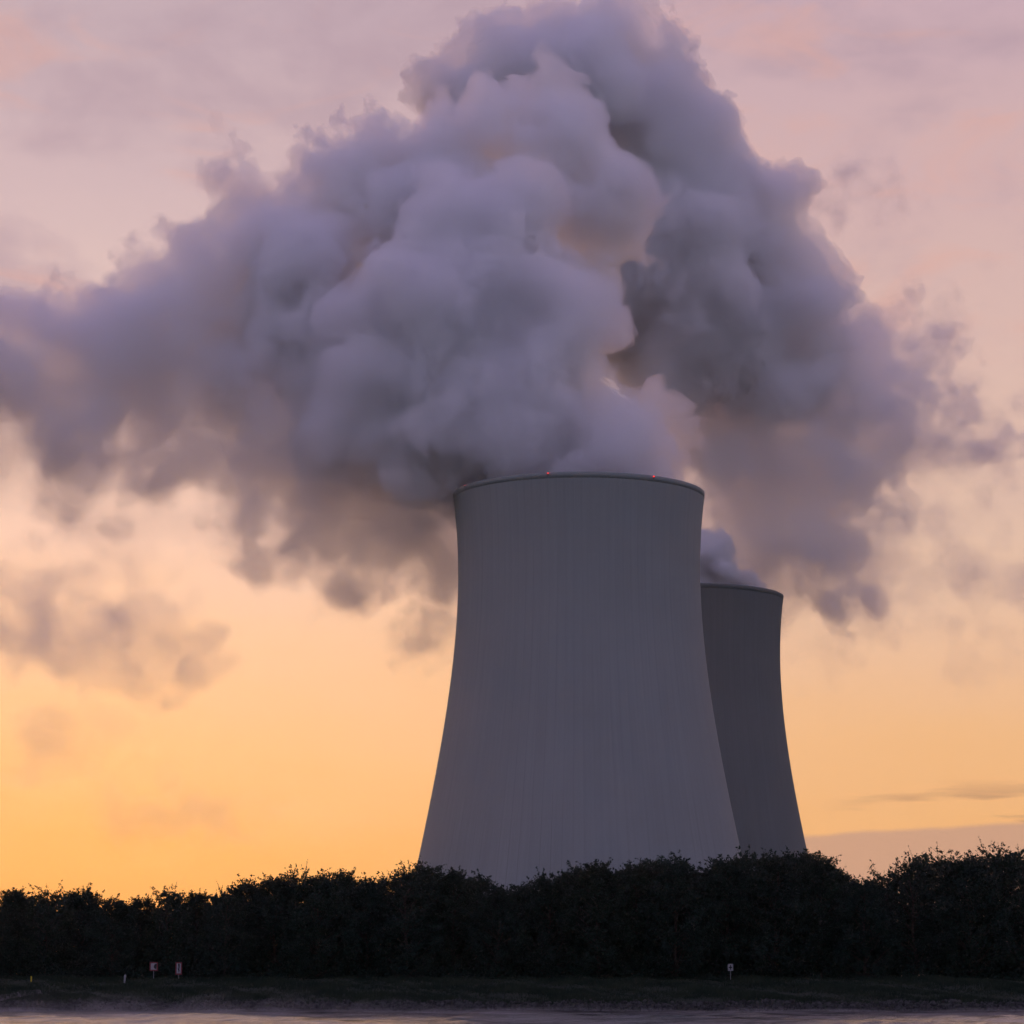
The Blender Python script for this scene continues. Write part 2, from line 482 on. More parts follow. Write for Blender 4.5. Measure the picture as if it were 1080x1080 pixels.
def tree_meshes(seed, H=16.0, W=4.0, n_cl=46, per=190, sparse=False):
    rng = np.random.default_rng(seed)
    wood = []
    lean = rng.uniform(-0.6, 0.6, 2)
    tz = np.linspace(0, H * 0.86, 9)
    tp = np.stack([lean[0] * (tz / H) ** 2 * 2 + 0.15 * np.sin(tz * 0.9 + seed), lean[1] * (tz / H) ** 2 * 2 + 0.15 * np.cos(tz * 0.8 + seed), tz], -1)
    wood.append(tube(tp, np.linspace(0.28, 0.04, 9), 8))
    pts = []
    for i in range(n_cl):
        q = (i + rng.uniform(0, 1)) / n_cl
        z = H * (0.05 + 0.89 * q)
        prof = (math.sin(math.pi * min(1, (q * 0.71 + 0.25))) ** 0.7) * (1.0 if q > 0.15 else 0.85)
        ang = i * 2.4 + rng.uniform(-0.5, 0.5)
        rad = W * prof * rng.uniform(0.45, 1.0)
        c = np.array((rad * math.cos(ang), rad * math.sin(ang), z))
        base_z = max(0.3, z - rad * rng.uniform(0.6, 1.1))
        b0 = np.array([np.interp(base_z, tz, tp[:, k]) for k in range(3)])
        mid = (b0 + c) / 2 + rng.normal(0, 0.2, 3) - (0, 0, 0.15 * rad * 0.3)
        wood.append(tube([b0, mid, c], [0.09 * (1 - 0.6 * q), 0.055, 0.015], 5))
        thin = sparse and q > 0.55
        cr = rng.uniform(1.0, 1.7) * (0.5 if thin else 1.0) * (0.8 if q > 0.8 else 1)
        m = int(per * (0.33 if thin else 1) * rng.uniform(0.7, 1.3))
        d = rng.standard_normal((m, 3)); d /= np.linalg.norm(d, axis=1)[:, None]
        r = cr * rng.uniform(0, 1, m)[:, None] ** 0.45
        lump = 1 + 0.35 * np.sin(d @ rng.normal(0, 3.5, 3) + rng.uniform(0, 6))[:, None]
        pts.append(c + d * r * lump * (1, 1, 0.85))
        for s in range(4 if q > 0.45 else 2):                         # sprays that break the outline
            dirn = rng.standard_normal(3) * (1, 1, .5) + np.array((math.cos(ang) * .5, math.sin(ang) * .5, 0.9))
            dirn /= np.linalg.norm(dirn)
            ln = rng.uniform(0.7, 1.7) * (1.7 if thin else 1)
            e0 = c + dirn * cr * 0.6
            e1 = e0 + dirn * ln
            wood.append(tube([e0 - dirn * cr * .5, e1], [0.02, 0.008], 3))
            k = rng.integers(9, 20)
            t = rng.uniform(0, 1.05, k)[:, None]
            pts.append(e0 + (e1 - e0) * t + rng.normal(0, 0.13, (k, 3)) * (1.25 - t * 0.7))
    top = tp[-1]
    wood.append(tube([top, top + (0.1, 0, H * 0.10)], [0.04, 0.012], 4))
    for s in range(5):
        k = 40 if not sparse else 16
        c = top + np.array((rng.normal(0, .5), rng.normal(0, .5), rng.uniform(0.2, H * 0.115)))
        pts.append(c + rng.normal(0, 0.26, (k, 3)))
    P = np.concatenate(pts)
    P[:, 2] = np.maximum(P[:, 2], 0.15)
    lv, lf = leaves(P, 0.38, rng)
    wv, wf = join(wood)
    return mesh_from('trunk', wv, wf, True), mesh_from('crown', lv, lf)

SPECIES = []
for k, (H, W, n_cl, per, sp) in enumerate([(16, 5.4, 66, 230, False), (16, 4.8, 62, 230, False), (15, 6.0, 70, 230, False), (17, 5.0, 66, 220, False), (15, 5.6, 66, 230, False), (16, 5.4, 62, 200, True), (16.5, 5.0, 60, 190, True)]):
    tm, cm = tree_meshes(300 + k, H, W, n_cl, per, sp)
    tm.materials.append(bark); cm.materials.append(leaf_mats[k % 2])
    top = max(v.co.z for v in cm.vertices)
    SPECIES.append((tm, cm, float(top)))
SKYLINE = [(-18, 936, 0), (14, 934, 1), (50, 928, 5), (88, 930, 2), (120, 941, 4), (150, 942, 0), (178, 929, 5), (208, 936, 3), (238, 929, 6), (262, 921, 2), (290, 919, 0), (314, 906, 6), (338, 914, 4), (362, 914, 1),
           (388, 919, 2), (412, 919, 0), (430, 902, 6), (450, 907, 1), (478, 912, 3), (504, 916, 4), (526, 929, 0), (552, 928, 1), (578, 914, 2), (606, 907, 4), (630, 904, 1), (652, 914, 0), (672, 904, 3),
           (694, 900, 1), (712, 896, 4), (738, 907, 2), (766, 898, 0), (790, 891, 2), (815, 892, 4), (842, 892, 0), (864, 896, 1), (886, 912, 3), (910, 922, 0), (938, 906, 5), (962, 892, 6), (992, 888, 5), (1022, 894, 4), (1048, 881, 6), (1074, 885, 5), (1106, 890, 2)]
ORD = 'first second third fourth fifth sixth seventh eighth ninth tenth eleventh twelfth thirteenth fourteenth fifteenth sixteenth seventeenth eighteenth nineteenth twentieth'.split()
def build_trees():
    rng = random.Random(5)
    zones = [(437, 'dark tree left of the front cooling tower, %s treetop from the photo\'s left edge'),
             (777, 'dark tree before the foot of the front cooling tower, %s treetop from its left side'),
             (852, 'tall dark tree hiding the foot of the rear cooling tower, %s treetop from the left'),
             (2000, 'dark tree right of both cooling towers, %s treetop from the rear tower outwards')]
    count = [0] * 4
    seen = set()
    for i, (px, py, k) in enumerate(SKYLINE):
        Y = (363.0, 370.0, 366.0, 375.0)[i % 4]
        tm, cm, top = SPECIES[k]
        p = at(px, py, Y)
        gz = float(ground_h(p[0], Y)) - 0.05
        sc = (p[2] - gz) / top
        z = next(j for j, (lim, _) in enumerate(zones) if px < lim)
        t = empty('leafy_tree', (p[0], Y, gz))
        t.rotation_euler = (0, 0, rng.uniform(0, 6.28))
        t.scale = (sc * rng.uniform(0.92, 1.12), sc * rng.uniform(0.92, 1.12), sc)
        lab = zones[z][1] % ORD[count[z]]
        if k >= 5:
            lab = lab.replace('dark tree', 'loose-topped dark tree')
        count[z] += 1
        tag(t, lab, 'tree', 'trees along the far riverbank')
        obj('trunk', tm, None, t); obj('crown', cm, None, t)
build_trees()

def build_cover():
    rng = np.random.default_rng(8)
    # bushes and nettles under the trees
    n = 90000
    x = rng.uniform(-85, 85, n); y = 361 + rng.uniform(0, 16, n)
    hgt = (y - 360.6).clip(0, 3.5) * 0.9 * (1.2 + 1.1 * np.sin(x * 0.37) * np.sin(x * 0.11 + 2) + 0.7 * np.sin(x * 1.3 + y)) .clip(0.4, 2.2)
    P = np.stack([x, y, ground_h(x, y) + 0.1 + rng.uniform(0, 1, n) ** 0.8 * hgt], -1)
    v, f = leaves(P, 0.36, rng)
    tag(obj('undergrowth', mesh_from('undergrowth', v, f), leaf_mats[0]), 'dark bushy undergrowth beneath the trees on the far bank', 'undergrowth', kind='stuff')
    # the wood goes on behind and to both sides of the view
    n = 90000
    sky_x = np.array([at(a, b, 392)[0] for a, b, c in SKYLINE]); sky_z = np.array([at(a, b, 392)[2] for a, b, c in SKYLINE])
    side = rng.integers(0, 2, n) * 2 - 1
    x = side * (86 + rng.uniform(0, 1, n) ** 1.3 * 420); y = 364 + rng.uniform(0, 45, n)
    top = 13 + 2.0 * np.sin(x * 0.21) + 1.8 * np.sin(x * 0.47 + y * 0.3) + 1.0 * np.sin(x * 1.1)
    P = np.stack([x, y, ground_h(x, y) + rng.uniform(0.01, 1, n) ** 0.7 * top], -1)
    n2 = 110000
    x2 = rng.uniform(-92, 92, n2); y2 = rng.uniform(380, 400, n2)
    t2 = np.interp(x2, sky_x, sky_z) - 7.4 + 0.9 * np.sin(x2 * 0.9) + 0.7 * np.sin(x2 * 2.1 + 1)
    P = np.concatenate([P, np.stack([x2, y2, ground_h(x2, y2) + rng.uniform(0.01, 1, n2) * t2], -1)])
    v, f = leaves(P, 0.85, rng)
    tag(obj('woods', mesh_from('woods', v, f), leaf_mats[0]), 'dark wood going on behind the treeline and along the riverbank beyond it', 'woods', kind='stuff')
    # grass on the slope
    n = 150000
    x = rng.uniform(-85, 85, n); y = rng.uniform(335.5, 363, n)
    dens = np.sin(x * 0.5 + np.sin(y * 0.4) * 2) + np.sin(x * 0.13 + y * 0.6) + rng.normal(0, 0.7, n)
    ok = (dens > -1.0)
    x, y = x[ok], y[ok]; n = len(x)
    h = rng.uniform(0.16, 0.55, n) * (1 + 0.5 * np.sin(x * 0.29 + y * 0.33))
    b = np.stack([x, y, ground_h(x, y) - 0.03], -1)
    tip = b + np.stack([rng.normal(0, .12, n), rng.normal(0, .12, n), h], -1)
    wv = np.stack([rng.uniform(.02, .05, n), rng.normal(0, .02, n), np.zeros(n)], -1)
    V = np.stack([b - wv, b + wv, tip], 1).reshape(-1, 3)
    gm = noisy('bank grass', (0.010, 0.024, 0.014), (0.026, 0.040, 0.022), 0.25, detail=4)
    tag(obj('grass', mesh_from('grass', V, np.arange(3 * n).reshape(-1, 3)), gm), 'rough dark grass on the sloping far bank', 'grass', kind='stuff')
    # stone pitching at the waterline
    n = 9000
    ico_v, ico_f = ball(1.0, 6, 4)
    x = rng.uniform(-85, 85, n); y = rng.uniform(326.5, 337.0, n)
    r = rng.uniform(0.10, 0.27, n) * np.where(rng.uniform(0, 1, n) > 0.93, 1.5, 1)
    V = ico_v[None] * r[:, None, None] * rng.uniform(0.6, 1.3, (n, 1, 3)) * rng.uniform(0.8, 1.2, (n, len(ico_v), 1))
    V = V + np.stack([x, y, ground_h(x, y) + r * 0.2], -1)[:, None]
    Fc = ico_f[None] + (np.arange(n) * len(ico_v))[:, None, None]
    sm = noisy('bank stones', (0.022, 0.024, 0.022), (0.075, 0.078, 0.072), 1.4, detail=2)
    tag(obj('stones', mesh_from('stones', V.reshape(-1, 3), Fc.reshape(-1, 4)), sm), 'grey rip-rap stones along the far waterline', 'stones', kind='stuff')
    # gravel ramp down to the water at the left end of the picture
    n = 24
    t = np.linspace(0, 1, n)
    A = np.stack([-58.6 - 16 * t, 347.5 - 13 * t], -1); B = np.stack([-57.6 - 13 * t, 343.6 - 15.5 * t], -1)
    P = np.concatenate([A, B]); wob = rng.normal(0, 0.15, P.shape); P = P + wob
    V = np.column_stack([P, ground_h(P[:, 0], P[:, 1]) + 0.16])
    Fc = np.array([(i, i + n, i + n + 1, i + 1) for i in range(n - 1)])
    tag(obj('path', mesh_from('path', V, Fc), noisy('gravel', (0.05, 0.05, 0.046), (0.11, 0.105, 0.10), 1.5, detail=6, bump=0.3)), 'pale gravel ramp running down to the water at the left', 'path', kind='structure')
build_cover()

# ------------------------------------------------------------------ signs and marker posts on the bank
white_paint = noisy('white sign face', (0.28, 0.28, 0.30), (0.36, 0.36, 0.37), 2.0, 0.6)
red_paint = noisy('red sign border', (0.17, 0.04, 0.045), (0.23, 0.05, 0.055), 2.0, 0.5)
black_paint = surface('black sign symbol', (0.015, 0.015, 0.018), 0.5)
steel = noisy('galvanised post', (0.22, 0.22, 0.23), (0.34, 0.34, 0.35), 4.0, 0.5)
yellow_paint = noisy('yellow marker paint', (0.55, 0.42, 0.03), (0.70, 0.55, 0.05), 2.0, 0.6)
orange_paint = surface('orange marker paint', (0.55, 0.10, 0.03), 0.6)

def prism(poly, y0, y1):
    """a plate of the x-z outline poly (counter-clockwise from the front) between y0 (front) and y1"""
    n = len(poly)
    V = np.array([(x, y0, z) for x, z in poly] + [(x, y1, z) for x, z in poly])
    tris = [(0, i, i + 1, i + 1) for i in range(1, n - 1)]
    return V, n
def plate(name, poly, y0, y1, mat, parent):
    V, n = prism(poly, y0, y1)
    me = bpy.data.meshes.new(name)
    fs = [tuple(range(n)), tuple(range(2 * n - 1, n - 1, -1))] + [(i + n, (i + 1) % n + n, (i + 1) % n, i) for i in range(n)]
    me.from_pydata([tuple(v) for v in V], [], fs); me.update()
    return obj(name, me, mat, parent)
def rect(x0, x1, z0, z1):
    return [(x0, z0), (x1, z0), (x1, z1), (x0, z1)]

def board_sign(name, px, y_top, y_bot, w_px, Y, label, border, symbols, posts):
    """upright board facing the river: border panel, white face, black symbol, posts to the ground"""
    s = px_size(Y)
    top, bot = at(px, y_top, Y), at(px, y_bot, Y)
    gz = float(ground_h(top[0], Y))
    t = empty(name, (top[0], Y, gz)); tag(t, label, 'sign')
    z0, z1, hw = bot[2] - gz, top[2] - gz, w_px * s / 2
    bd = 0.16 if border else 0.03
    plate('border_panel' if border else 'backing_panel', rect(-hw, hw, z0, z1), 0.0, 0.04, red_paint if border else steel, t)
    f = plate('sign_face', rect(-hw + bd, hw - bd, z0 + bd, z1 - bd), -0.012, 0.0, white_paint, t)
    iw, ih = hw - bd, (z1 - z0) / 2 - bd
    zc = (z0 + z1) / 2
    for sy in symbols:
        plate('symbol', [(x * iw, zc + z * ih) for x, z in sy], -0.020, -0.0125, black_paint, f)
    for k in posts:
        v, fc = tube([(k * hw, 0.08, -0.4), (k * hw, 0.08, z1 - 0.1)], [0.045, 0.045], 8)
        obj('post', mesh_from('post', v, fc, True), steel, t)
    return t
half_disc = [(0.98, -0.85), (0.98, 0.85)] + [(0.98 - 0.95 * math.sin(a), 0.85 * math.cos(a)) for a in np.linspace(0.25, math.pi - 0.25, 9)]
bolt = [(0.10, -0.90), (0.62, -0.25), (0.25, -0.28), (0.55, 0.55), (0.30, 0.95), (-0.35, 0.95), (-0.10, 0.10), (-0.45, 0.05)]
cross = [(-0.2, -0.7), (0.2, -0.7), (0.2, -0.2), (0.65, -0.2), (0.65, 0.2), (0.2, 0.2), (0.2, 0.7), (-0.2, 0.7), (-0.2, 0.2), (-0.65, 0.2), (-0.65, -0.2), (-0.2, -0.2)]
board_sign('waterway_sign', 162.2, 1014.6, 1024.0, 8.4, 360.0, 'square red bordered waterway sign with a black half disc', True, [half_disc], (0.0,))
board_sign('waterway_sign', 188.6, 1014.8, 1028.0, 6.6, 360.0, 'tall narrow red bordered waterway sign with a black bolt', True, [bolt], (0.0,))
board_sign('waterway_sign', 770.4, 1016.6, 1024.0, 5.4, 360.0, 'small white sign with a black cross before the right-hand trees', False, [cross], (0.0,))

def marker(px, y_top, y_bot, Y, wide, mat, label, tilt=0.0, band=None):
    top = at(px, y_top, Y); b = at(px, y_bot, Y)
    gz = float(ground_h(b[0], Y))
    t = empty('marker_post', (b[0], Y, gz)); tag(t, label, 'marker post')
    h = top[2] - gz
    v, f = tube([(0, 0, -0.3), (tilt * 0.6, 0, h * 0.62)], [wide, wide], 10)
    obj('shaft', mesh_from('shaft', v, f, True), mat, t)
    v, f = tube([(tilt * 0.6, 0, h * 0.62), (tilt * 0.9, 0, h * 0.93), (tilt, 0, h), (tilt, 0, h + 0.005)], [wide * 1.12, wide * 1.12, wide * 0.8, 0.005], 10)
    obj('cap', mesh_from('cap', v, f, True), band or mat, t)
marker(131.0, 1028.0, 1036.5, 357.0, 0.12, white_paint, 'slim white marker post leaning slightly on the grass slope', 0.12)
marker(32.8, 1029.5, 1037.0, 356.5, 0.08, yellow_paint, 'short yellow marker post at the top of the gravel ramp')
marker(484.0, 1032.0, 1035.0, 358.5, 0.05, steel, 'tiny orange capped marker post in the grass below the front tower', 0.0, orange_paint)

# ------------------------------------------------------------------ mist lying on the river
def build_mist():
    rng = np.random.default_rng(3)
    xs = np.arange(-150, 150.1, 2.0); ys = np.arange(90, 331.1, 2.0)
    nf = fft_noise((len(xs), len(ys), 2), 2.0, 40, 6, 1.6, rng)[:, :, 0]
    X, Y = np.meshgrid(xs, ys, indexing='ij')
    n2 = fft_noise((len(xs), len(ys), 2), 2.0, 60, 5, 1.3, rng)[:, :, 0]
    h = (0.30 + 0.22 * nf + 2.0 * (n2 - 1.0).clip(0, 2) * np.clip((15 - X) / 30, 0.1, 1)).clip(0.03, 2.6) * np.clip((Y - 90) / 60, 0.05, 1)
    nx, ny = X.shape
    top = np.stack([X, Y, 0.01 + h], -1).reshape(-1, 3); bot = np.stack([X, Y, np.full_like(X, 0.006)], -1).reshape(-1, 3)
    i, j = np.meshgrid(np.arange(nx - 1), np.arange(ny - 1), indexing='ij')
    a = (i * ny + j).ravel(); q = np.stack([a, a + ny, a + ny + 1, a + 1], -1)
    N = nx * ny
    edge = np.concatenate([np.arange(0, N, ny)[:, None] * [1], ])[:, 0]
    sides = []
    def wall(idx):
        for u, v in zip(idx[:-1], idx[1:]):
            sides.append((u, u + N, v + N, v))
    wall(np.arange(ny)); wall((np.arange(nx) * ny + ny - 1)); wall((nx - 1) * ny + np.arange(ny)[::-1]); wall((np.arange(nx) * ny)[::-1])
    V = np.concatenate([top, bot]); Fc = np.concatenate([q, q[:, ::-1] + N, np.array(sides)[:, ::-1]])
    tag(obj('mist', mesh_from('mist', V, Fc), fog('river mist', 0.006)), 'thin mist lying on the river', 'mist', kind='stuff')

# ------------------------------------------------------------------ steam
def fft_noise(shape, vox, lmax, lmin, beta, rng):
    """random field of unit deviation with features from lmin to lmax metres"""
    k = [np.fft.fftfreq(s, vox).astype(np.float32) for s in shape[:2]] + [np.fft.rfftfreq(shape[2], vox).astype(np.float32)]
    kk = np.sqrt(k[0][:, None, None] ** 2 + k[1][None, :, None] ** 2 + k[2][None, None, :] ** 2)
    amp = np.where((kk > 1 / lmax) & (kk < 1 / lmin), np.maximum(kk, 1e-6) ** (-beta), 0).astype(np.float32)
    sp = np.fft.rfftn(rng.standard_normal(shape).astype(np.float32))
    f = np.fft.irfftn(sp * amp, s=shape, axes=(0, 1, 2)).astype(np.float32)
    return f / (f.std() + 1e-9)

CORN = [(i, j, k) for i in (0, 1) for j in (0, 1) for k in (0, 1)]
def surface_net(Fd, iso, org, vox):
    """closed quad mesh of Fd > iso, normals outward"""
    Fd = Fd - iso
    Fd[0] = Fd[-1] = -1.0; Fd[:, 0] = Fd[:, -1] = -1.0; Fd[:, :, 0] = Fd[:, :, -1] = -1.0
    ins = Fd > 0
    cnt = np.zeros(tuple(s - 1 for s in Fd.shape), np.int8)
    nx, ny, nz = cnt.shape
    for i, j, k in CORN:
        cnt += ins[i:i + nx, j:j + ny, k:k + nz]
    act = (cnt > 0) & (cnt < 8)
    I, J, K = np.nonzero(act)
    if len(I) == 0:
        return None
    vid = np.full(cnt.shape, -1, np.int32)
    vid[I, J, K] = np.arange(len(I))
    vals = {c: Fd[I + c[0], J + c[1], K + c[2]] for c in CORN}
    acc = np.zeros((len(I), 3), np.float32); num = np.zeros(len(I), np.float32)
    for c in CORN:
        for ax in range(3):
            if c[ax] == 0:
                d = list(c); d[ax] = 1; d = tuple(d)
                a, b = vals[c], vals[d]
                m = (a > 0) != (b > 0)
                t = np.where(m, a / np.where(m, a - b, 1), 0)
                p = np.array(c, np.float32)[None, :].repeat(len(I), 0)
                p[:, ax] = t
                acc += p * m[:, None]; num += m
    V = (np.stack([I, J, K], -1) + acc / num[:, None]) * vox + org
    quads = []
    for ax in range(3):
        sl0 = [slice(None)] * 3; sl1 = [slice(None)] * 3
        sl0[ax] = slice(0, -1); sl1[ax] = slice(1, None)
        a, b = ins[tuple(sl0)], ins[tuple(sl1)]
        e = np.argwhere(a != b)
        o1, o2 = (ax + 1) % 3, (ax + 2) % 3
        ok = (e[:, o1] > 0) & (e[:, o2] > 0)
        e = e[ok]
        for o in (o1, o2):
            e = e[e[:, o] < cnt.shape[o]]
        e = e[e[:, ax] < cnt.shape[ax]]
        q = []
        for d1, d2 in ((1, 1), (0, 1), (0, 0), (1, 0)):
            c = e.copy(); c[:, o1] -= d1; c[:, o2] -= d2
            q.append(vid[c[:, 0], c[:, 1], c[:, 2]])
        q = np.stack(q, -1)
        flip = ~a[e[:, 0], e[:, 1], e[:, 2]]
        q[flip] = q[flip][:, ::-1]
        quads.append(q)
    return V, np.concatenate(quads)

class Steam:
    """a steam field on a grid: union of puffs in turbulence-warped space (metres, positive inside)"""
    def __init__(self, puffs, Y, vox, seed, warp=(3.0, 40.0), warp2=(0.8, 8.0), margin=16.0, kids=(13, 7), shrink=0.88):
        rng = np.random.default_rng(seed)
        s = px_size(Y)
        P = []
        for p in puffs:
            x, y, r = p[:3]
            dy = p[3] if len(p) > 3 else 0.0
            sq = p[4] if len(p) > 4 else 1.0
            c = at(x, y, Y + dy)
            P.append((c[0], c[1], c[2], r * shrink * px_size(Y + dy), sq))
        self.P = np.array(P)
        lo = (self.P[:, :3] - self.P[:, 3:4] * 1.35).min(0) - margin
        hi = (self.P[:, :3] + self.P[:, 3:4] * 1.35).max(0) + margin
        n = np.ceil((hi - lo) / vox).astype(int)
        n = n + (n % 2)
        self.n, self.org, self.vox, self.rng, self.margin = n, lo, vox, rng, margin
        ax = [lo[i] + np.arange(n[i]) * vox for i in range(3)]
        sh = tuple(n)
        W = []
        for i in range(3):
            w = fft_noise(sh, vox, warp[1], warp[1] * 0.3, 2.2, rng) * warp[0] + fft_noise(sh, vox, warp2[1], 1.5 * vox, 2.0, rng) * warp2[0]
            s3 = [1, 1, 1]; s3[i] = n[i]
            W.append(w + ax[i].astype(np.float32).reshape(s3))
        self.W = W
        Fd = np.full(sh, -margin, np.float32)
        def splat(c, r, sq=1.0):
            ext = np.array([r, r, r * 1.0]) + margin + 4
            a = np.maximum(((c - ext - lo) / vox).astype(int), 0)
            b = np.minimum(((c + ext - lo) / vox).astype(int) + 2, n)
            if (b <= a).any():
                return
            sl = tuple(slice(a[i], b[i]) for i in range(3))
            d = np.sqrt((W[0][sl] - c[0]) ** 2 + (W[1][sl] - c[1]) ** 2 + ((W[2][sl] - c[2]) / sq) ** 2)
            np.maximum(Fd[sl], r - d, out=Fd[sl])
        def dirs(m):
            v = rng.standard_normal((m, 3)); return v / np.linalg.norm(v, axis=1)[:, None]
        for (x, y, z, r, sq) in P:
            c = np.array((x, y, z)); splat(c, r * 0.95, sq)
            for d in dirs(kids[0]):
                r1 = r * rng.uniform(0.28, 0.50)
                c1 = c + d * r * rng.uniform(0.62, 0.82) * np.array((1, 1, sq))
                self._m = margin
                splat(c1, r1)
                for d2 in dirs(kids[1]):
                    if d2 @ d < -0.1:
                        continue
                    r2 = r1 * rng.uniform(0.28, 0.5)
                    splat(c1 + d2 * r1 * rng.uniform(0.72, 0.92), r2)
        self.F = Fd
    def noise(self, amp, lmax, lmin=None, beta=2.2):
        self.F += amp * fft_noise(tuple(self.n), self.vox, lmax, lmin or 1.6 * self.vox, beta, self.rng)
        return self
    def billow(self, *oct):
        """cauliflower relief: rounded bumps with sharp creases"""
        for amp, L in oct:
            self.F += amp * (np.abs(fft_noise(tuple(self.n), self.vox, L, L * 0.45, 1.0, self.rng)) - 0.6)
        return self
    def smoothed(self, sig):
        k = [np.fft.fftfreq(s, self.vox) for s in self.n[:2]] + [np.fft.rfftfreq(self.n[2], self.vox)]
        kk = k[0][:, None, None] ** 2 + k[1][None, :, None] ** 2 + k[2][None, None, :] ** 2
        G = np.exp(-2 * (np.pi * sig) ** 2 * kk).astype(np.float32)
        return np.fft.irfftn(np.fft.rfftn(self.F) * G, s=tuple(self.n), axes=(0, 1, 2)).astype(np.float32)
    def part(self, name, iso, mat, parent, loc, smooth=0.0):
        Fd = self.smoothed(smooth) if smooth else self.F.copy()
        r = surface_net(Fd, iso, self.org, self.vox)
        if r is None:
            return
        V, Q = r
        if name in ('dense_core', 'billow_edge', 'billow_body'):       # drop loose crumbs off the connected body
            lab = np.arange(len(V)); prev = None
            while prev is None or (prev != lab).any():
                prev = lab.copy()
                m = lab[Q].min(1)
                for c in range(4):
                    np.minimum.at(lab, Q[:, c], m)
                lab = lab[lab]
            ids, cnts = np.unique(lab, return_counts=True)
            keep = ids[cnts >= cnts.max() * (1.0 if name == 'dense_core' else 0.02)]
            Q = Q[np.isin(lab[Q[:, 0]], keep)]
            use = np.unique(Q); new = np.full(len(V), -1, np.int64); new[use] = np.arange(len(use))
            V, Q = V[use], new[Q]
        o = obj(name, mesh_from(name, V - np.array(loc), Q, True), mat, parent)
        print(name, 'iso', iso, 'faces', len(Q))
        return o

COLUMN = [  # px, py, radius px, metres behind the tower axis
    (545, 520, 50, 0), (600, 512, 66, -4), (655, 518, 58, 0), (693, 515, 34, 4), (530, 518, 46, 14), (610, 508, 66, 16),
    (470, 462, 92, 2), (410, 452, 62, 4), (365, 452, 48, 6), (560, 462, 100, 0), (500, 400, 120, 4), (405, 398, 66, 0), (580, 385, 66, -6),
    (560, 330, 88, 2), (612, 318, 48, -4), (625, 345, 38, 4), (460, 325, 104, 0), (398, 330, 56, 6), (492, 248, 76, 6), (545, 222, 54, 4), (455, 245, 54, 2), (475, 215, 46, 6), (520, 205, 42, 4),
    (620, 452, 50, -6), (655, 468, 54, -10), (690, 442, 36, 8), (640, 432, 34, 10), (698, 482, 30, 2)]
BEHIND = [(580, 150, 66, 42), (532, 112, 42, 40), (578, 110, 42, 44), (615, 195, 76, 44), (645, 205, 44, 40), (650, 255, 46, 46), (610, 140, 40, 42), (520, 140, 44, 46),
          (330, 285, 76, 34), (310, 330, 62, 36), (360, 395, 80, 36), (405, 180, 62, 46), (388, 140, 30, 48), (300, 265, 48, 38), (350, 465, 52, 34), (365, 225, 66, 48),
          (445, 230, 90, 46), (470, 160, 54, 50), (520, 330, 110, 48), (610, 310, 50, 50), (440, 440, 84, 44)]
TAIL = [(40, 440, 74, 52), (-20, 450, 84, 52), (110, 440, 84, 50), (190, 430, 92, 50), (270, 430, 104, 46), (335, 500, 84, 44), (300, 465, 84, 44), (400, 500, 100, 46), (430, 540, 76, 44),
        (245, 470, 76, 50), (-100, 440, 110, 54), (330, 400, 110, 52), (240, 380, 96, 52), (150, 400, 90, 54), (60, 400, 80, 54)]
MASS = [(600, 96, 100, -30), (520, 95, 76, -36), (466, 108, 38, -36), (680, 90, 76, -20), (715, 138, 84, -20), (706, 44, 36, -20), (575, 46, 58, -30), (640, 42, 60, -24), (660, 25, 40, -24), (540, 40, 36, -30),
        (752, 215, 88, -10), (815, 188, 40, -4), (832, 178, 24, -4), (700, 250, 112, -20), (795, 295, 84, -4), (850, 325, 62, 0), (735, 350, 104, -10), (878, 345, 42, 4), (865, 375, 44, 4), (785, 392, 72, 0), (838, 405, 52, 6),
        (640, 300, 90, -10), (560, 180, 110, -6)]
SKIRT = [(955, 388, 52, 46), (984, 364, 34, 46), (928, 455, 70, 46), (900, 505, 66, 46), (825, 520, 98, 42), (760, 500, 80, 42), (855, 580, 78, 46), (795, 590, 72, 46), (932, 335, 32, 46),
         (968, 470, 46, 46), (885, 430, 90, 42), (770, 560, 76, 50), (885, 618, 56, 50), (1034, 466, 32, 50), (700, 520, 76, 50), (670, 430, 80, 36), (735, 450, 76, 34), (800, 450, 84, 34), (855, 450, 72, 36), (905, 415, 60, 40), (690, 390, 60, 30), (1002, 588, 42, 56), (938, 590, 48, 52), (1050, 602, 38, 56)]
PUFF = [(752, 580, 26, 0), (765, 602, 20, -4), (728, 592, 42, 2), (785, 614, 15, 0), (799, 621, 10, 2), (745, 614, 26, 0), (770, 622, 20, 6), (700, 610, 40, 6)]
RIDGE = [(350, 196, 46, 56), (305, 208, 44, 58), (262, 212, 44, 58), (236, 240, 44, 56), (270, 285, 64, 52), (196, 268, 44, 54), (220, 320, 74, 50), (155, 295, 44, 54), (155, 355, 76, 50), (110, 328, 46, 54),
         (95, 380, 62, 52), (66, 352, 46, 52), (45, 408, 54, 52), (15, 356, 50, 52), (-30, 395, 66, 50), (-20, 345, 50, 52), (300, 345, 84, 48), (235, 395, 64, 48), (170, 415, 44, 50), (-90, 385, 80, 50)  , (-170, 395, 100, 50), (80, 440, 50, 50)]
RAGGED = [(952, 402, 40, 20), (978, 372, 26, 22), (930, 442, 46, 20), (902, 502, 48, 18), (872, 548, 40, 20), (962, 458, 30, 22), (862, 592, 42, 22), (820, 560, 44, 18), (800, 462, 60, 12), (862, 458, 54, 14),
          (830, 520, 52, 16), (930, 335, 24, 24), (1034, 468, 24, 26), (740, 470, 46, 16), (910, 395, 52, 16), (885, 622, 30, 22), (992, 415, 22, 22), (770, 520, 40, 20), (760, 560, 34, 22)]
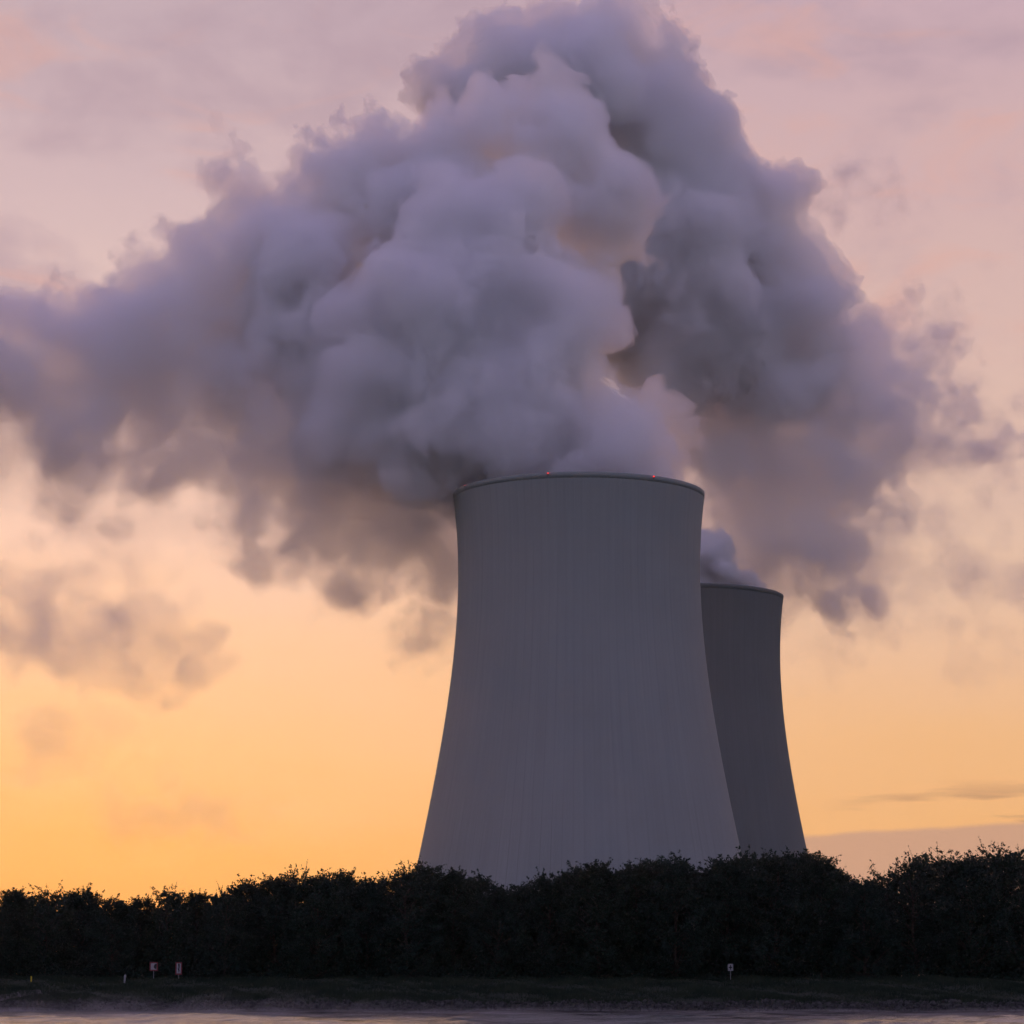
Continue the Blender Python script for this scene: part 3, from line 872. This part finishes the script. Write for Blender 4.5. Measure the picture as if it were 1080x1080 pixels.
UNDER = [(480, 590, 40, 44), (400, 560, 66, 42), (445, 540, 70, 46), (300, 440, 70, 44), (270, 400, 60, 46), (350, 500, 60, 40), (310, 500, 60, 44), (300, 545, 54, 40), (350, 562, 46, 40), (376, 582, 30, 40), (422, 556, 60, 42), (250, 508, 44, 44), (455, 606, 40, 44), (470, 565, 56, 44), (205, 480, 50, 48), (400, 515, 80, 44), (330, 510, 64, 44), (150, 470, 44, 50), (90, 500, 36, 50), (60, 470, 44, 50), (440, 620, 22, 42)]
WISPS = [((445, 670, 34, 0), 820, 'small round grey scrap of steam hanging just left of the front tower'),
         ((892, 212, 40, 0), 1041, 'torn grey scrap of steam adrift right of the dark plume top'),
         ((28, 640, 84, 0, 0.75), 860, 'brownish scrap of steam adrift low at the left edge of the photo'),
         ((112, 668, 78, 0, 0.75), 862, 'broad brownish steam wisp drifting low over the left-hand trees'),
         ((186, 704, 32, 0), 858, 'small brownish steam wisp at the right end of the low left scraps'),
         ((40, 775, 60, 0, 0.5), 870, 'faint lowest brown steam wisp drifting at the left over the trees'),
         ((205, 860, 70, 0, 0.35), 880, 'very faint pinkish wisp just above the treetops left of the towers'),
         ((865, 680, 34, 0, 0.8), 1041, 'faint scrap of steam right of the rear tower rim'),
         ((1050, 690, 46, 0, 0.6), 1060, 'faint brownish wisp at the right edge beside the rear tower'),
         ((120, 530, 90, 0, 0.9), 850, 'pale thin steam veil hanging under the left-drifting plume')]
def plume(name, label, cat, loc, specs):
    t = empty(name, tuple(loc))
    tag(t, label, cat)
    for st, parts in specs:
        for nm, iso, mat, *sm in parts:
            st.part(nm, iso, mat, t, loc, *sm)
    return t

f_edge = fog('steam edge', 0.12)
f_body = fog('steam body', 0.30)
f_front = fog('front steam edge', 0.15)
f_deep = fog('deep steam', 0.08)
f_mid = fog('steam mid', 0.10)
f_puff = fog('steam puff', 0.5)
f_ridge = fog('steam ridge', 0.078)
f_ragged = fog('ragged steam', 0.035)
f_clump = fog('clumped steam', 0.055)
f_soft = [fog('thin steam %d' % i, d) for i, d in enumerate((0.006, 0.012, 0.022, 0.030))]
dense = surface('dense steam', (0.97, 0.965, 0.975), 1.0, spec=0.0)

build_mist()
QV = 1.0
CR = ((0.9, 14.0), (0.95, 6.5), (0.75, 3.2))
s1 = Steam(COLUMN, T1_Y, 0.85 * QV, 11, kids=(11, 5), warp=(2.5, 40), warp2=(0.5, 6)).billow(*CR)
s1b = Steam(BEHIND, T1_Y, 1.05 * QV, 12, kids=(11, 5), warp2=(0.6, 6)).billow(*CR)
s1c = Steam(TAIL, T1_Y, 1.7 * QV, 13, warp=(6, 60), warp2=(1.5, 14), shrink=0.95).noise(3.5, 45)
s1d = Steam(RIDGE, T1_Y, 1.3 * QV, 14, warp=(4, 45), warp2=(1.0, 10), kids=(10, 5)).billow((1.5, 16), (0.9, 7)).noise(1.2, 30)
s1e = Steam(UNDER, T1_Y, 1.3 * QV, 15, warp=(5, 40), warp2=(1.5, 12), shrink=1.0).billow((1.2, 9), (0.7, 5)).noise(2.2, 35)
plume('steam_plume', 'thick lilac grey steam cloud rising from the front cooling tower and drifting left', 'steam plume', (T1_X, T1_Y, TOP_Z), [
    (s1, [('billow_edge', 0.0, f_front), ('billow_body', 3.5, f_edge, 3.5), ('dense_core', 13.0, dense, 7.0)]),
    (s1b, [('billow_edge', 0.0, f_front), ('billow_body', 4.0, f_edge, 3.0), ('dense_core', 15.0, dense, 6.0)]),
    (s1d, [('billow_edge', -1.2, f_soft[2]), ('billow_edge', 0.5, f_ridge), ('billow_body', 4.0, f_ridge, 2.0)]),
    (s1e, [('drifting_veil', -2.5, f_soft[1]), ('drifting_veil', 0.8, f_soft[3]), ('drifting_veil', 4.5, f_ragged)]),
    (s1c, [('drifting_veil', -4.0, f_soft[0]), ('drifting_veil', 2.0, f_soft[0]), ('drifting_veil', 8.0, f_soft[1])])])
s2 = Steam(MASS, T2_Y, 1.5 * QV, 21, warp=(4, 60), warp2=(0.8, 10), kids=(11, 5)).billow((1.8, 18), (1.0, 8), (0.5, 4))
s2d = Steam(RAGGED, T2_Y, 1.5 * QV, 24, warp=(5, 40), warp2=(1.5, 10), kids=(10, 5), shrink=0.95).billow((1.6, 16), (0.9, 7)).noise(2.4, 40)
s2b = Steam(SKIRT, T2_Y, 1.7 * QV, 22, warp=(8, 55), warp2=(2.0, 12), shrink=0.98).noise(4.6, 40)
s2c = Steam(PUFF, T2_Y, 0.7 * QV, 23, warp=(1.0, 20), warp2=(0.3, 5), kids=(8, 4)).billow((0.7, 7), (0.35, 3.5))
plume('steam_plume', 'darker steam cloud rising behind from the rear cooling tower and spreading right', 'steam plume', (T2_X, T2_Y, TOP_Z), [
    (s2, [('billow_edge', 0.0, f_edge), ('billow_body', 5.0, f_edge, 3.0), ('dense_core', 22.0, dense, 6.0)]),
    (s2d, [('drifting_veil', -2.0, f_soft[1]), ('billow_edge', 0.6, f_clump), ('billow_body', 4.0, f_clump, 1.5)]),
    (s2b, [('drifting_veil', -3.5, f_soft[0]), ('drifting_veil', 0.5, f_soft[0]), ('drifting_veil', 5.0, f_soft[1])]),
    (s2c, [('billow_edge', 0.0, f_body), ('billow_body', 0.9, f_puff), ('dense_core', 3.2, dense, 1.2)])])

f_wisp = [[fog('wisp steam', d * k) for d in (0.004, 0.008, 0.014)] for k in (2.0, 1.1, 0.35)]
for i, (p, Y, label) in enumerate(WISPS):
    k = (0, 0, 1, 1, 1, 2, 2, 2, 2, 2)[i]
    c = at(p[0], p[1], Y)
    x, y, r = p[:3]
    sq = p[4] if len(p) > 4 else 0.8
    if i == 0:
        puffs, amp = [(x, y, 27, 0), (x + 10, y - 8, 19, 1), (x - 11, y + 6, 18, -1)], 1.8
    else:
        puffs = [(x + dx * r, y + dy * r * sq, q * r, 0, sq) for dx, dy, q in ((0, 0, .62), (.55, -.3, .42), (-.6, .25, .45), (.95, .2, .28), (-1.0, -.15, .3), (.2, .55, .3), (-.25, -.5, .32))]
        amp = 3.2 if i > 1 else 2.0
    st = Steam(puffs, Y, 1.1 if r < 50 else 1.5, 40 + i, warp=(1.2, 15) if i == 0 else (5, 34), warp2=(0.8, 8), kids=(8, 4), shrink=1.0).noise(amp, 40 if i else 10, 4.0 if i > 1 else None, 2.8)
    t = empty('steam_wisp', tuple(c))
    tag(t, label, 'steam wisp', 'torn scraps of steam under the plumes')
    for iso, m in zip((-4.0, -1.0, 2.0), f_wisp[k]):
        st.part('drifting_veil', iso, m, t, c)

# ------------------------------------------------------------------ morning haze
v, f = box(6000, 4600, 445, (0, 1800, 219))
tag(obj('haze', mesh_from('haze', v, f), fog('morning haze', 0.000025, (0.95, 0.95, 0.97), 0.80)), 'thin morning haze in the air over the river and the towers', 'haze', kind='stuff')
